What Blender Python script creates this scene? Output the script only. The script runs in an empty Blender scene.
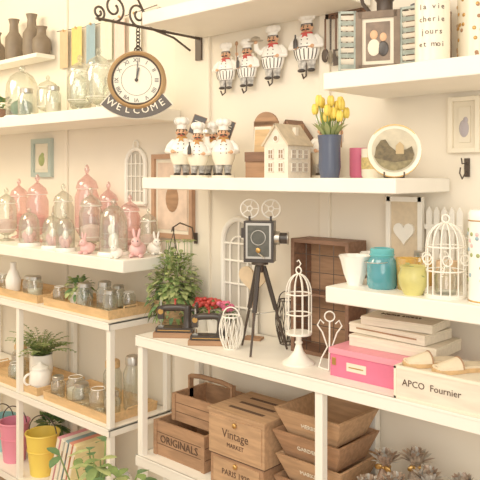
import bpy, math, random, bmesh
from mathutils import Matrix, Vector
random.seed(7)
R=math.radians
def lin(v):
    v/=255.0
    return v/12.92 if v<=.04045 else ((v+.055)/1.055)**2.4
def C(c): return (lin(c[0]),lin(c[1]),lin(c[2]),1)
_m={}
def pm(name,c,rough=.5,metal=0,var=0,scale=20,bump=0,stretch=(1,1,1),emit=0):
    if name in _m: return _m[name]
    m=bpy.data.materials.new(name); m.use_nodes=True; nt=m.node_tree; N=nt.nodes; L=nt.links
    p=N['Principled BSDF']; col=C(c)
    p.inputs['Base Color'].default_value=col
    p.inputs['Roughness'].default_value=rough; p.inputs['Metallic'].default_value=metal
    if var or bump:
        tc=N.new('ShaderNodeTexCoord'); mp=N.new('ShaderNodeMapping'); mp.inputs['Scale'].default_value=stretch
        nz=N.new('ShaderNodeTexNoise'); nz.inputs['Scale'].default_value=scale; nz.inputs['Detail'].default_value=4
        L.new(tc.outputs['Object'],mp.inputs[0]); L.new(mp.outputs[0],nz.inputs['Vector'])
        if var:
            rp=N.new('ShaderNodeValToRGB'); rp.color_ramp.elements[0].position=.35; rp.color_ramp.elements[1].position=.65
            k=1-var
            rp.color_ramp.elements[0].color=(col[0]*k,col[1]*k,col[2]*k,1); rp.color_ramp.elements[1].color=col
            L.new(nz.outputs['Fac'],rp.inputs[0]); L.new(rp.outputs[0],p.inputs['Base Color'])
        if bump:
            bp=N.new('ShaderNodeBump'); bp.inputs['Strength'].default_value=bump; bp.inputs['Distance'].default_value=.003
            L.new(nz.outputs['Fac'],bp.inputs['Height']); L.new(bp.outputs[0],p.inputs['Normal'])
    _m[name]=m; return m
def glass(name,c,dens=.12,diff=0.0,rim=(200,196,184)):
    if name in _m: return _m[name]
    m=bpy.data.materials.new(name); m.use_nodes=True; nt=m.node_tree; N=nt.nodes; L=nt.links
    N.remove(N['Principled BSDF']); out=N['Material Output']
    tr=N.new('ShaderNodeBsdfTransparent')
    gl=N.new('ShaderNodeBsdfGlossy'); gl.inputs['Roughness'].default_value=.06; gl.inputs[0].default_value=(1,1,1,1)
    lw=N.new('ShaderNodeLayerWeight'); lw.inputs[0].default_value=.35
    mc=N.new('ShaderNodeMixRGB'); mc.inputs[1].default_value=C(c); mc.inputs[2].default_value=C([a*b/255 for a,b in zip(c,rim)])
    L.new(lw.outputs['Facing'],mc.inputs[0]); L.new(mc.outputs[0],tr.inputs[0])
    ma=N.new('ShaderNodeMath'); ma.operation='MULTIPLY_ADD'; ma.inputs[1].default_value=.45; ma.inputs[2].default_value=dens
    mx=N.new('ShaderNodeMixShader'); L.new(lw.outputs['Facing'],ma.inputs[0]); L.new(ma.outputs[0],mx.inputs[0])
    L.new(tr.outputs[0],mx.inputs[1]); L.new(gl.outputs[0],mx.inputs[2])
    last=mx
    if diff:
        df=N.new('ShaderNodeBsdfDiffuse'); df.inputs[0].default_value=C(c); m2=N.new('ShaderNodeMixShader'); m2.inputs[0].default_value=diff
        L.new(mx.outputs[0],m2.inputs[1]); L.new(df.outputs[0],m2.inputs[2]); last=m2
    L.new(last.outputs[0],out.inputs[0]); _m[name]=m; return m

WHITE=pm('white_paint',(250,245,234),.45,var=.04,scale=9)
WALLM=pm('wall_paint',(245,235,217),.8,var=.05,scale=2.5,bump=.1)
CREAM=pm('cream_ceramic',(246,236,214),.25)
PORC=pm('white_ceramic',(252,248,240),.2)
METW=pm('white_metal',(248,243,232),.4)
BLACK=pm('black_enamel',(58,50,46),.3)
DARK=pm('dark_iron',(78,66,58),.45,metal=.3)
GOLD=pm('brass',(200,156,90),.3,metal=.8)
SILV=pm('silver',(194,190,182),.3,metal=.9)
SKIN=pm('figurine_skin',(222,172,132),.5)
RED=pm('red_glaze',(196,66,60),.4)
SCARF=pm('ochre_scarf',(196,140,70),.5)
WOODL=pm('light_wood',(224,184,132),.6,var=.2,scale=14,bump=.2,stretch=(1,6,6))
WOODM=pm('crate_wood',(176,134,100),.7,var=.28,scale=12,bump=.3,stretch=(1,7,7))
WOODD=pm('dark_wood',(134,98,76),.7,var=.3,scale=12,bump=.3,stretch=(1,7,7))
WOODB=pm('box_wood',(194,154,116),.7,var=.25,scale=12,bump=.3,stretch=(1,7,7))
WOODW=pm('whitewashed_wood',(240,228,208),.7,var=.12,scale=14,bump=.2,stretch=(1,6,6))
INK=pm('brown_ink',(84,60,46),.8)
GREEN=pm('leaf_green',(130,156,88),.6,var=.3,scale=30)
GREEN2=pm('leaf_light_green',(172,184,118),.6,var=.3,scale=30)
GREEND=pm('leaf_dark_green',(92,130,78),.5,var=.3,scale=30)
PINK=pm('pink_ceramic',(238,190,188),.35)
PINKP=pm('pink_powder',(242,210,206),.8)
HOTP=pm('hot_pink',(226,112,146),.5,var=.08,scale=30)
YEL=pm('yellow',(244,214,92),.45)
TEAL=pm('teal_glass',(94,180,186),.15)
PAPER=pm('paper',(240,230,208),.8,var=.1,scale=8)
GL=glass('clear_glass',(244,247,242),.10,.05)
GLP=glass('pink_glass',(247,222,219),.11,.16,(230,190,190))
GLT=glass('teal_clear_glass',(90,190,205),.12,.45,(220,220,220))
GLY=glass('amber_glass',(245,214,124),.10,.4,(230,220,200))

class B:
    def __init__(s): s.v=[];s.f=[];s.mi=[];s.sm=[];s.ms=[];s.X=Matrix.Identity(4)
    def add(s,V,F,mat,smooth=False,M=None):
        if mat not in s.ms: s.ms.append(mat)
        k=s.ms.index(mat); o=len(s.v); T=s.X@M if M is not None else s.X
        s.v+= [tuple(T@Vector(p)) for p in V]
        for f in F: s.f.append([i+o for i in f]); s.mi.append(k); s.sm.append(smooth)
    def box(s,c,d,mat,M=None):
        x,y,z=[a/2 for a in d]
        V=[(c[0]+i*x,c[1]+j*y,c[2]+k*z) for i in(-1,1) for j in(-1,1) for k in(-1,1)]
        s.add(V,[(0,1,3,2),(4,6,7,5),(0,4,5,1),(2,3,7,6),(0,2,6,4),(1,5,7,3)],mat,False,M)
    def lathe(s,prof,mat,c=(0,0,0),n=24,M=None,ruf=0,rn=8):
        V=[];F=[]
        for i,(r,z) in enumerate(prof):
            for j in range(n):
                a=2*math.pi*j/n; rr=max(r,1e-4)*(1+ruf*math.sin(rn*a)*(i/len(prof)))
                V.append((c[0]+rr*math.cos(a),c[1]+rr*math.sin(a),c[2]+z))
        for i in range(len(prof)-1):
            for j in range(n):
                F.append((i*n+j,i*n+(j+1)%n,(i+1)*n+(j+1)%n,(i+1)*n+j))
        s.add(V,F,mat,True,M)
    def tube(s,P,r,mat,n=6,closed=False,M=None,r1=None):
        P=[Vector(p) for p in P]; m=len(P); V=[];F=[]
        t0=(P[1]-P[0]).normalized(); up=Vector((0,0,1)) if abs(t0.z)<.9 else Vector((1,0,0))
        nrm=t0.cross(up).normalized()
        for i in range(m):
            if closed: t=(P[(i+1)%m]-P[i-1])
            else: t=P[min(i+1,m-1)]-P[max(i-1,0)]
            if t.length<1e-9: t=t0.copy()
            t.normalize(); nrm=nrm-t*nrm.dot(t)
            if nrm.length<1e-6: nrm=t.orthogonal()
            nrm.normalize(); bn=t.cross(nrm); rr=r if r1 is None else r+(r1-r)*i/(m-1)
            for j in range(n):
                a=2*math.pi*j/n; V.append(tuple(P[i]+rr*(math.cos(a)*nrm+math.sin(a)*bn)))
        for i in range(m if closed else m-1):
            k=(i+1)%m
            for j in range(n): F.append((i*n+j,i*n+(j+1)%n,k*n+(j+1)%n,k*n+j))
        if not closed: F.append(tuple(range(n))[::-1]); F.append(tuple((m-1)*n+j for j in range(n)))
        s.add(V,F,mat,True,M)
    def ring(s,c,r,t,mat,axis='z',n=24,a0=0,a1=360,tn=6):
        full=(a1-a0)>=360; P=[]
        k=n if full else n+1
        for i in range(k):
            a=R(a0+(a1-a0)*i/n); u,v=r*math.cos(a),r*math.sin(a)
            P.append({'z':(c[0]+u,c[1]+v,c[2]),'y':(c[0]+u,c[1],c[2]+v),'x':(c[0],c[1]+u,c[2]+v)}[axis])
        s.tube(P,t,mat,tn,full)
    def ell(s,c,r,mat,M=None,nu=14,nv=8):
        V=[];F=[]
        for i in range(nv+1):
            th=math.pi*i/nv
            for j in range(nu):
                a=2*math.pi*j/nu; q=max(math.sin(th),1e-3)
                V.append((r[0]*q*math.cos(a),r[1]*q*math.sin(a),r[2]*math.cos(th)))
        for i in range(nv):
            for j in range(nu): F.append((i*nu+j,(i+1)*nu+j,(i+1)*nu+(j+1)%nu,i*nu+(j+1)%nu))
        T=Matrix.Translation(c); 
        if M is not None: T=T@M
        s.add(V,F,mat,True,T)
    def cyl(s,p0,p1,r,mat,n=14,r1=None): s.tube([p0,p1],r,mat,n,False,None,r1)
    def prism(s,poly,y0,y1,mat,M=None,smooth=False):
        n=len(poly); V=[(x,y0,z) for x,z in poly]+[(x,y1,z) for x,z in poly]
        F=[tuple(range(n)),tuple(range(2*n-1,n-1,-1))]+[(i,(i+1)%n,n+(i+1)%n,n+i) for i in range(n)]
        s.add(V,F,mat,smooth,M)
    def fbox(s,w0,d0,w1,d1,h,t,mat,c=(0,0,0)):
        def q(w,d,z): return [(c[0]-w/2,c[1]-d/2,c[2]+z),(c[0]+w/2,c[1]-d/2,c[2]+z),(c[0]+w/2,c[1]+d/2,c[2]+z),(c[0]-w/2,c[1]+d/2,c[2]+z)]
        V=q(w0,d0,0)+q(w1,d1,h)+q(w1-2*t,d1-2*t,h)+q(w0-2*t,d0-2*t,t)
        F=[(0,3,2,1),(12,13,14,15)]
        for a,b in((0,4),(4,8),(8,12)):
            for i in range(4): j=(i+1)%4; F.append((a+i,a+j,b+j,b+i))
        s.add(V,F,mat)
    def leaf(s,p,d,l,w,mat,bend=.3):
        p=Vector(p); d=Vector(d).normalized(); sd=d.cross(Vector((0,0,1)))
        if sd.length<.05: sd=Vector((1,0,0))
        sd.normalize(); V=[];F=[]
        for i,(t,k) in enumerate(((0,.15),(.3,.9),(.6,1),(.85,.55),(1,.03))):
            q=p+d*l*t+Vector((0,0,-bend*l*t*t)); V+=[tuple(q-sd*w*k/2),tuple(q+sd*w*k/2)]
        for i in range(4): F.append((2*i,2*i+1,2*i+3,2*i+2))
        s.add(V,F,mat,True)
    def foliage(s,c,rad,n,l,w,mats,bend=.3):
        for i in range(n):
            a=random.uniform(0,2*math.pi); th=math.acos(random.uniform(-.6,1)); k=random.uniform(.45,1)
            d=Vector((math.sin(th)*math.cos(a),math.sin(th)*math.sin(a),math.cos(th)))
            p=(c[0]+d.x*rad[0]*k,c[1]+d.y*rad[1]*k,c[2]+d.z*rad[2]*k)
            dd=d+Vector((random.uniform(-.5,.5),random.uniform(-.5,.5),random.uniform(-.5,.5)))
            s.leaf(p,dd,l*random.uniform(.7,1.2),w,random.choice(mats),bend)
    def text(s,body,size,M,mat,ext=.0006):
        cu=bpy.data.curves.new('t','FONT'); cu.body=body; cu.size=size; cu.extrude=ext; cu.align_x='CENTER'; cu.align_y='CENTER'; cu.resolution_u=2
        ob=bpy.data.objects.new('t',cu); bpy.context.scene.collection.objects.link(ob); bpy.context.view_layer.update()
        dg=bpy.context.evaluated_depsgraph_get(); me=bpy.data.meshes.new_from_object(ob.evaluated_get(dg))
        s.add([tuple(v.co) for v in me.vertices],[tuple(f.vertices) for f in me.polygons],mat,False,M)
        bpy.data.objects.remove(ob); bpy.data.curves.remove(cu); bpy.data.meshes.remove(me)
    def done(s,name,loc=(0,0,0),rz=0,bev=0):
        me=bpy.data.meshes.new(name); me.from_pydata(s.v,[],s.f)
        for m in s.ms: me.materials.append(m)
        me.polygons.foreach_set('material_index',s.mi); me.polygons.foreach_set('use_smooth',s.sm)
        bm=bmesh.new(); bm.from_mesh(me); bmesh.ops.recalc_face_normals(bm,faces=bm.faces); bm.to_mesh(me); bm.free()
        try: me.set_sharp_from_angle(angle=R(42))
        except Exception: pass
        ob=bpy.data.objects.new(name,me); bpy.context.scene.collection.objects.link(ob)
        ob.location=loc; ob.rotation_euler=(0,0,R(rz))
        if bev:
            md=ob.modifiers.new('bevel','BEVEL'); md.width=bev; md.segments=2; md.limit_method='ANGLE'; md.angle_limit=R(50)
        return ob
T=Matrix.Translation
def RX(a): return Matrix.Rotation(R(a),4,'X')
def RY(a): return Matrix.Rotation(R(a),4,'Y')
def RZ(a): return Matrix.Rotation(R(a),4,'Z')
FACE=RX(90)
def block(name,x0,x1,y0,y1,z0,z1,mat,bev=0):
    b=B(); b.box((0,0,0),(x1-x0,y1-y0,z1-z0),mat); return b.done(name,((x0+x1)/2,(y0+y1)/2,(z0+z1)/2),0,bev)

# ------------------------------------------------ room
WY=1.80
block('wall_back',-4.3,1.2,WY,WY+.1,0,2.75,WALLM)
block('wall_left',-4.4,-4.3,-2.5,WY+.1,0,2.75,WALLM)
FLM=pm('floor_wood',(196,162,126),.5,var=.25,scale=6,bump=.1,stretch=(1,8,1))
block('floor',-4.4,1.2,-2.5,WY+.1,-.06,0,FLM)
block('ceiling',-4.4,1.2,-2.5,WY+.1,2.75,2.81,WHITE)
block('baseboard_back',-4.3,1.2,WY-.02,WY,0,.12,WHITE,.004)
for i,(x0,x1) in enumerate(((-1.985,-1.80),(-1.31,-1.27),(-2.75,-2.71),(-.60,-.56))):
    block('trim_%d'%(i+1),x0,x1,WY-.012,WY,.12,2.75,WALLM,.003)

# ------------------------------------------------ shelves
S1,S2,S3,S4,U1,U2=1.492,2.045,1.768,1.209,.962,.56
L1,L2,L3,L4,L5,L0=1.745,1.205,.98,.605,.25,2.05
def shelf(x0,x1,top,th=.042,y0=1.5):
    block('wall_shelf',x0,x1,y0,WY-.0125,top-th,top,WHITE,.003)
shelf(-1.828,-.87,S1,.038); shelf(-1.828,-1.12,S2,.045); shelf(-1.085,-.1,S3,.045); shelf(-1.078,-.1,S4)
shelf(-3.9,-1.95,L1,.044); shelf(-3.9,-1.93,L2,.044); shelf(-3.9,-2.80,L0,.02,1.69)
b=B()
for x in(-1.838,-1.10,-.36):
    for y in(1.512,1.775): b.box((x,y,U1/2-.005),(.024,.024,U1-.01),METW)
for z in(U1,U2,.15):
    b.box((-1.10,1.643,z-.004),(1.51,.30,.008),METW)
    for y in(1.497,1.79): b.box((-1.10,y,z-.018),(1.51,.006,.036),METW)
    for x in(-1.852,-.348): b.box((x,1.643,z-.018),(.006,.30,.036),METW)
b.done('metal_shelving_unit',(0,0,0),0,.0015)
b=B()
for x in(-2.015,-2.63,-3.3):
    for y in(1.512,1.775): b.box((x,y,L3/2-.005),(.022,.022,L3-.01),METW)
for z in(L3,L4,L5):
    b.box((-2.66,1.643,z-.004),(1.32,.30,.008),METW)
    for y in(1.497,1.79): b.box((-2.66,y,z-.014),(1.32,.006,.028),METW)
    for x in(-2.003,-3.317): b.box((x,1.643,z-.014),(.006,.30,.028),METW)
b.done('metal_shelving_unit',(0,0,0),0,.0015)

# ------------------------------------------------ object makers
def cloche(h,r,x,y,z,mat=GL,inner=None,name='glass_cloche'):
    b=B(); b.lathe([(0,0),(r*1.12,0),(r*1.15,.006),(r*1.05,.014),(0,.014)],PORC if mat is GL else PINK)
    b.lathe([(r,.014),(r,h*.5),(r*.93,h*.66),(r*.7,h*.79),(r*.35,h*.86),(0,h*.88)],mat)
    b.ell((0,0,h*.93),(r*.2,r*.2,h*.06),mat)
    if inner=='moss':
        b.ell((0,0,.014+r*.5),(r*.75,r*.75,r*.55),GREEND); b.foliage((0,0,.04),(r*.7,r*.7,r*.6),40,.02,.012,[GREEN,GREEND])
    if inner=='bunny':
        b.ell((0,0,.05),(r*.4,r*.35,.035),PORC); b.ell((0,-.01,.095),(r*.25,r*.25,.02),PORC)
        for q in(-1,1): b.ell((q*.008,-.005,.125),(.005,.004,.02),PORC)
    if inner=='soap':
        for i in range(5):
            a=i*1.3; b.ell((r*.4*math.cos(a),r*.4*math.sin(a),.03+.012*(i%2)),(r*.32,r*.32,.018),PINK)
        b.ell((0,0,.06),(r*.35,r*.35,.02),PORC)
    b.done(name,(x,y,z))
def apoth(h,r,x,y,z,mat=GL,fill=None,name='apothecary_jar'):
    b=B(); b.lathe([(0,0),(r*.8,0),(r*.75,.006),(r*.25,h*.05),(r*.2,h*.10),(r*.7,h*.14),(r,h*.22),(r*1.0,h*.6),(r*.8,h*.68),(r*.82,h*.7)],mat)
    b.lathe([(r*.9,h*.70),(r*.92,h*.72),(r*.75,h*.79),(r*.3,h*.85),(r*.1,h*.88),(r*.22,h*.93),(r*.16,h*.97),(0,h)],mat)
    for zz,k in((.22,1.0),(.70,.92)): b.ring((0,0,h*zz),r*k,.0012,PORC,'z',24,tn=4)
    if fill: b.lathe([(0,h*.15),(r*.66,h*.155),(r*.92,h*.22),(r*.92,h*.36),(r*.5,h*.40),(0,h*.41)],fill)
    b.done(name,(x,y,z))
def jar(h,r,x,y,z,mat=GL,lid=SILV,fill=None,name='glass_jar',handle=False):
    b=B(); b.lathe([(0,0),(r*.92,0),(r,.006),(r,h*.68),(r*.75,h*.8),(r*.75,h*.86)],mat)
    b.ring((0,0,h*.86),r*.76,.0014,PORC,'z',20,tn=4)
    if lid: b.lathe([(r*.8,h*.84),(r*.8,h*.97),(r*.7,h),(0,h)],lid)
    if fill: b.lathe([(0,.004),(r*.9,.004),(r*.93,h*.4),(0,h*.42)],fill)
    if handle: b.ring((r*1.0,0,h*.42),h*.2,.004,mat,'y',16,-90,90)
    b.done(name,(x,y,z),35)
def tray(x0,x1,y0,y1,z,mat=WOODL):
    b=B(); w,d=x1-x0,y1-y0; b.fbox(w,d,w+.006,d+.006,.032,.008,mat)
    for q in(-1,1): b.tube([(q*w/2,-.03,.026),(q*(w/2+.004),-.03,.04),(q*(w/2+.004),.03,.04),(q*w/2,.03,.026)],.003,mat,6)
    b.done('wooden_tray',((x0+x1)/2,(y0+y1)/2,z),0,.001)
def chef(b,arm=0,board=None,dark=False):
    CHK=pm('checker_trousers',(214,208,200),.5,var=.65,scale=70)
    for q in(-1,1):
        b.ell((q*.075,-.03,.03),(.06,.095,.033),BLACK)
        b.lathe([(.05,.04),(.06,.1),(.075,.2),(.09,.27)],CHK,(q*.07,0,0),12)
    b.lathe([(0,.19),(.13,.2),(.175,.27),(.195,.37),(.185,.46),(.155,.55),(.09,.61),(.06,.64),(.05,.66)],PORC,n=20)
    b.lathe([(.150,.19),(.182,.275),(.200,.37),(.194,.405),(.188,.36),(.165,.27)],PORC if dark else CREAM,n=20)
    if dark:
        for a in range(-60,61,20):
            P=[(k*math.sin(R(a)),-k*math.cos(R(a)),z) for k,z in((.156,.2),(.185,.275),(.202,.37))]
            b.tube(P,.009,BLACK,5)
        b.ring((0,0,.40),.192,.009,BLACK,'z',20)
    for i in range(3):
        for q in(-1,1): b.ell((q*.045,-.188+.012*i*(i>0),.38+.07*i),(.011,.011,.011),BLACK)
    SC=RED if dark else SCARF
    b.ring((0,0,.625),.072,.022,SC,'z',16); b.prism([(-.03,.62),(.03,.62),(.045,.55),(0,.58),(-.045,.55)],-.15,-.13,SC)
    b.ell((0,0,.71),(.088,.085,.088),SKIN,None,18,12)
    for q in(-1,1):
        b.ell((q*.088,0,.71),(.014,.02,.026),SKIN); b.ell((q*.032,-.08,.728),(.010,.007,.013),BLACK)
        b.ell((q*.032,-.079,.752),(.02,.006,.006),DARK,RY(q*12)); b.ell((q*.03,-.091,.685),(.036,.014,.015),BLACK,RY(q*15))
        b.ell((q*.052,-.068,.70),(.018,.014,.018),pm('cheek',(226,150,120),.5))
        b.ell((q*.07,.01,.745),(.024,.05,.03),BLACK)
    b.ell((0,-.098,.705),(.019,.024,.019),SKIN); b.ell((0,-.083,.662),(.022,.008,.009),RED)
    b.lathe([(.078,.765),(.083,.77),(.083,.83),(.09,.845)],PORC,n=18)
    if dark: b.ring((0,0,.775),.084,.008,BLACK,'z',18)
    b.ell((0,0,.90),(.12,.12,.07),PORC)
    for i in range(6):
        a=i*math.pi/3; b.ell((.075*math.cos(a),.075*math.sin(a),.895),(.06,.06,.065),PORC,None,10,6)
    for q in(-1,1):
        up=(arm==1 and q==1) or (arm==2 and q==-1)
        if up: P=[(q*.14,0,.55),(q*.22,-.02,.50),(q*.27,-.08,.56),(q*.27,-.12,.66)]
        else: P=[(q*.14,0,.55),(q*.21,-.01,.48),(q*.23,-.07,.41),(q*.14,-.19,.40)]
        b.tube(P,.055,PORC,10,False,None,.038); b.ell(P[0],(.055,.055,.055),PORC)
        h=Vector(P[-1]); dr=(h-Vector(P[-2])).normalized(); sd=Vector((1,0,0)) if abs(dr.x)<.7 else Vector((0,0,1))
        hp=h+dr*.02; b.ell(tuple(hp),(.032,.026,.032),SKIN)
        for k in range(4):
            o=hp+sd*(k-1.5)*.014; l=.045-.006*abs(k-1.5)
            b.tube([tuple(o+dr*.012),tuple(o+dr*l),tuple(o+dr*(l+.012)+Vector((0,0,-.012)))],.0075,SKIN,6)
        b.tube([tuple(hp),tuple(hp-sd*q*.035+dr*.02)],.009,SKIN,6)
    if board=='sign':
        M=T((.27,-.15,.82))@RY(20); b.box((0,0,0),(.20,.02,.30),BLACK,M); b.box((0,-.004,0),(.22,.012,.32),WOODM,M@T((0,.016,0)))
        for z_,w_ in((.06,.13),(.015,.13),(-.03,.09)): b.box((0,-.012,z_),(w_,.002,.009),CREAM,M)
    if board=='tray':
        b.lathe([(0,0),(.13,0),(.145,.012),(.13,.012),(0,.01)],SILV,(-.27,-.14,.70)); b.lathe([(.09,0),(.08,.05),(.03,.08),(0,.085)],SILV,(-.27,-.14,.712))
    if board=='spoon':
        b.tube([(.27,-.15,.45),(.27,-.15,.86)],.012,WOODM,6); b.ell((.27,-.15,.9),(.035,.015,.05),WOODM)
    if board=='bottle':
        b.lathe([(0,0),(.035,0),(.035,.12),(.014,.17),(.014,.22),(0,.22)],BLACK,(-.12,-.24,.38),12)
def chef_obj(x,y,z,h,rz,arm=0,board=None,name='chef_figurine',dark=False):
    b=B(); b.X=Matrix.Scale(h/.97,4); chef(b,arm,board,dark)
    b.X=Matrix.Identity(4); 
    b.lathe([(0,-.004),(h*.2,-.004),(h*.2,.003),(0,.003)],CREAM)
    b.done(name,(x,y,z+.004),rz)

# ------------------------------------------------ clock with bracket and WELCOME plaque
b=B(); ax=-1.848
b.tube([(ax,1.787,2.0),(ax,1.33,2.0)],.005,DARK,8)
b.box((ax,1.785,2.0),(.03,.012,.16),DARK)
def scroll(cy,cz,r,s=1,t0=0,turns=1.4,th=.004):
    P=[]
    for i in range(30):
        q=i/29; a=t0+s*q*turns*2*math.pi; rr=r*(1-.75*q); P.append((ax,cy+rr*math.cos(a),cz+rr*math.sin(a)))
    b.tube(P,th,DARK,6)
scroll(1.40,2.045,.045,1,-1.57); scroll(1.50,2.04,.04,-1,-1.57); scroll(1.34,2.02,.025,1,-1.57); scroll(1.60,2.045,.045,1,-1.57)
b.tube([(ax,1.74,1.95),(ax,1.66,1.985),(ax,1.56,2.0)],.004,DARK,6)
b.tube([(ax,1.56,2.0),(ax,1.5,2.09),(ax,1.42,2.11),(ax,1.36,2.07)],.004,DARK,6)
cy=1.50; cz=1.815
for i in range(7): b.ring((ax,cy,1.988-i*.012),.008,.0022,DARK,'x' if i%2 else 'y',10)
b.X=T((ax,cy,cz))@RZ(42)
RC=.089
CASE=pm('clock_case',(176,142,98),.3,metal=.6)
b.lathe([(0,-.03),(RC*.98,-.03),(RC*1.06,-.02),(RC*1.06,.02),(RC*.98,.03)],CASE,M=RX(90),n=40)
b.ring((0,-.030,0),RC*1.0,.009,CASE,'y',40,tn=8); b.ring((0,-.035,0),RC*.91,.003,DARK,'y',40)
b.lathe([(0,.031),(RC*.93,.031)],pm('clock_dial',(246,238,218),.6),M=RX(90),n=40)
for i in range(12):
    a=R(90-30*i); r=RC*.74; b.text(['XII','I','II','III','IIII','V','VI','VII','VIII','IX','X','XI'][i],.019,T((r*math.cos(a),-.0325,r*math.sin(a)))@RY(30*i)@FACE,BLACK)
b.ring((0,-.032,0),RC*.88,.0008,BLACK,'y',40,tn=4); b.ring((0,-.032,0),RC*.57,.0006,BLACK,'y',40,tn=4)
b.box((0,-.036,.030),(.003,.001,.064),BLACK,RY(4)); b.box((0,-.036,.02),(.005,.001,.044),BLACK,RY(12)); b.ell((0,-.036,0),(.006,.003,.006),BLACK)
b.ring((0,0,RC*1.17),.012,.003,DARK,'y',12)
def band(r0,r1,y0,y1,mat,a_0=228,a_1=312):
    poly=[]; n=16
    for i in range(n+1): a=R(a_0+(a_1-a_0)*i/n); poly.append((r0*math.cos(a),r0*math.sin(a)))
    for i in range(n,-1,-1): a=R(a_0+(a_1-a_0)*i/n); poly.append((r1*math.cos(a),r1*math.sin(a)))
    V=[(x,y0,z) for x,z in poly]+[(x,y1,z) for x,z in poly]; m=len(poly); F=[]
    for i in range(n):
        F.append((i,i+1,m-2-i,m-1-i)); F.append((m+i,m+i+1,2*m-2-i,2*m-1-i))
    for i in range(m): F.append((i,(i+1)%m,m+(i+1)%m,m+i))
    b.add(V,F,mat)
b.X=T((ax,cy,cz+.05))@RZ(42)
band(.126,.176,-.034,-.022,pm('plaque_grey',(84,76,70),.5)); band(.123,.179,-.028,-.026,CREAM,226.5,313.5)
for i,ch in enumerate('WELCOME'):
    a=R(236+68*i/6); b.text(ch,.033,T((.151*math.cos(a),-.0345,.151*math.sin(a)))@RY(-(math.degrees(a)-270))@FACE,CREAM,.001)
b.X=Matrix.Identity(4)
b.done('hanging_station_clock')

# ------------------------------------------------ L1 shelf : cloches and jars
cloche(.24,.07,-2.80,1.62,L1,inner='moss'); 
apoth(.17,.044,-2.56,1.60,L1); apoth(.235,.05,-2.36,1.62,L1); apoth(.25,.05,-2.235,1.62,L1); apoth(.17,.038,-2.10,1.60,L1,fill=PAPER)
apoth(.2,.045,-2.50,1.72,L1,fill=PAPER); jar(.12,.035,-2.66,1.56,L1); jar(.15,.035,-2.30,1.73,L1); jar(.11,.03,-2.44,1.55,L1,fill=PAPER)
b=B(); b.lathe([(0,0),(.04,0),(.05,.05),(.045,.05),(0,.045)],WOODD); b.foliage((0,0,.06),(.05,.05,.05),70,.03,.018,[GREEND,GREEN]); b.done('potted_moss',(-2.94,1.60,L1))
VD=pm('dark_vase',(128,112,94),.5,var=.2,scale=20)
for x,h in((-3.09,.2),(-2.93,.2),(-3.26,.16),(-2.845,.13)):
    b=B(); b.lathe([(0,0),(.035,0),(.042,.03),(.04,h*.55),(.022,h*.7),(.02,h*.88),(.027,h),(.02,h)],VD); b.done('stoneware_bottle',(x,1.745,L0))
b=B(); b.tube([(-2.78+.1*i,1.785-.002*(i%2),2.155-.012*math.sin(i/6*math.pi)) for i in range(8)],.002,DARK,5)
for x,c in((-2.71,(212,184,146)),(-2.615,(230,206,124)),(-2.505,(150,176,186)),(-2.40,(220,226,204)),(-2.305,(238,210,196)),(-2.21,(242,236,220))):
    m=pm('cloth_%d_%d'%(c[0],c[2]),c,.9,var=.06,scale=60)
    V=[];F=[]
    for i in range(7):
        for j in range(6): V.append((x-.036+.012*i,1.776+.004*math.sin(i*1.8+x*30),2.150-.034*j))
    for i in range(6):
        for j in range(5): a=i*6+j; F.append((a,a+1,a+7,a+6))
    b.add(V,F,m,True); b.cyl((x,1.788,2.14),(x,1.768,2.15),.005,WOODL,8)
b.done('fabric_swatch_garland')

# ------------------------------------------------ wall frames left
def frame(name,x,z,w,h,mat,art,t=.018,y=None,art2=None):
    b=B()
    for q in(-1,1):
        b.box((q*(w/2-t/2),0,0),(t,.018,h),mat); b.box((0,0,q*(h/2-t/2)),(w-2*t,.018,t),mat)
    b.box((0,.004,0),(w-2*t,.006,h-2*t),PAPER); b.box((0,0,0),(w-2*t-.03,.006,h-2*t-.03),art)
    if art2:
        b.ell((0,-.003,-.01),(w*.16,.004,h*.16),art2); b.ell((w*.05,-.003,h*.08),(w*.08,.004,h*.06),art2)
    return b.done(name,(x,(WY-.0095) if y is None else y,z),0,.0015)
frame('picture_frame',-2.915,1.58,.17,.18,pm('teal_frame',(176,190,182),.6),PAPER,.022,art2=GREEN2)
frame('picture_frame',-1.985,1.42,.23,.32,pm('rose_wood',(190,148,118),.6,var=.2,scale=20),pm('pink_art',(234,206,184),.7,var=.2,scale=20),.018,WY-.022,art2=WOODM)
b=B()
def archpoly(w,h,n=12): 
    r=w/2; return [(-r,0)]+[(-r*math.cos(math.pi*i/n),h-r+r*math.sin(math.pi*i/n)) for i in range(n+1)]+[(r,0)]
def archpath(w,h,y=0,n=12): return [(x,y,z) for x,z in archpoly(w,h,n)]
b.tube(archpath(.12,.22),.009,METW,8); b.cyl((-.06,0,0),(.06,0,0),.009,METW)
for x in(-.028,0,.028): b.cyl((x,0,0),(x,0,.2),.0025,METW,6)
for z in(.05,.11,.16): b.cyl((-.055,0,z),(.055,0,z),.0025,METW,6)
b.ring((0,0,.238),.016,.003,METW,'y',14); b.prism([(x*.95,z) for x,z in archpoly(.11,.215)],.004,.007,pm('mirror_panel',(200,192,178),.3,var=.1,scale=5))
b.done('arched_wire_mirror',(-2.22,1.790,1.385))

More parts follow.
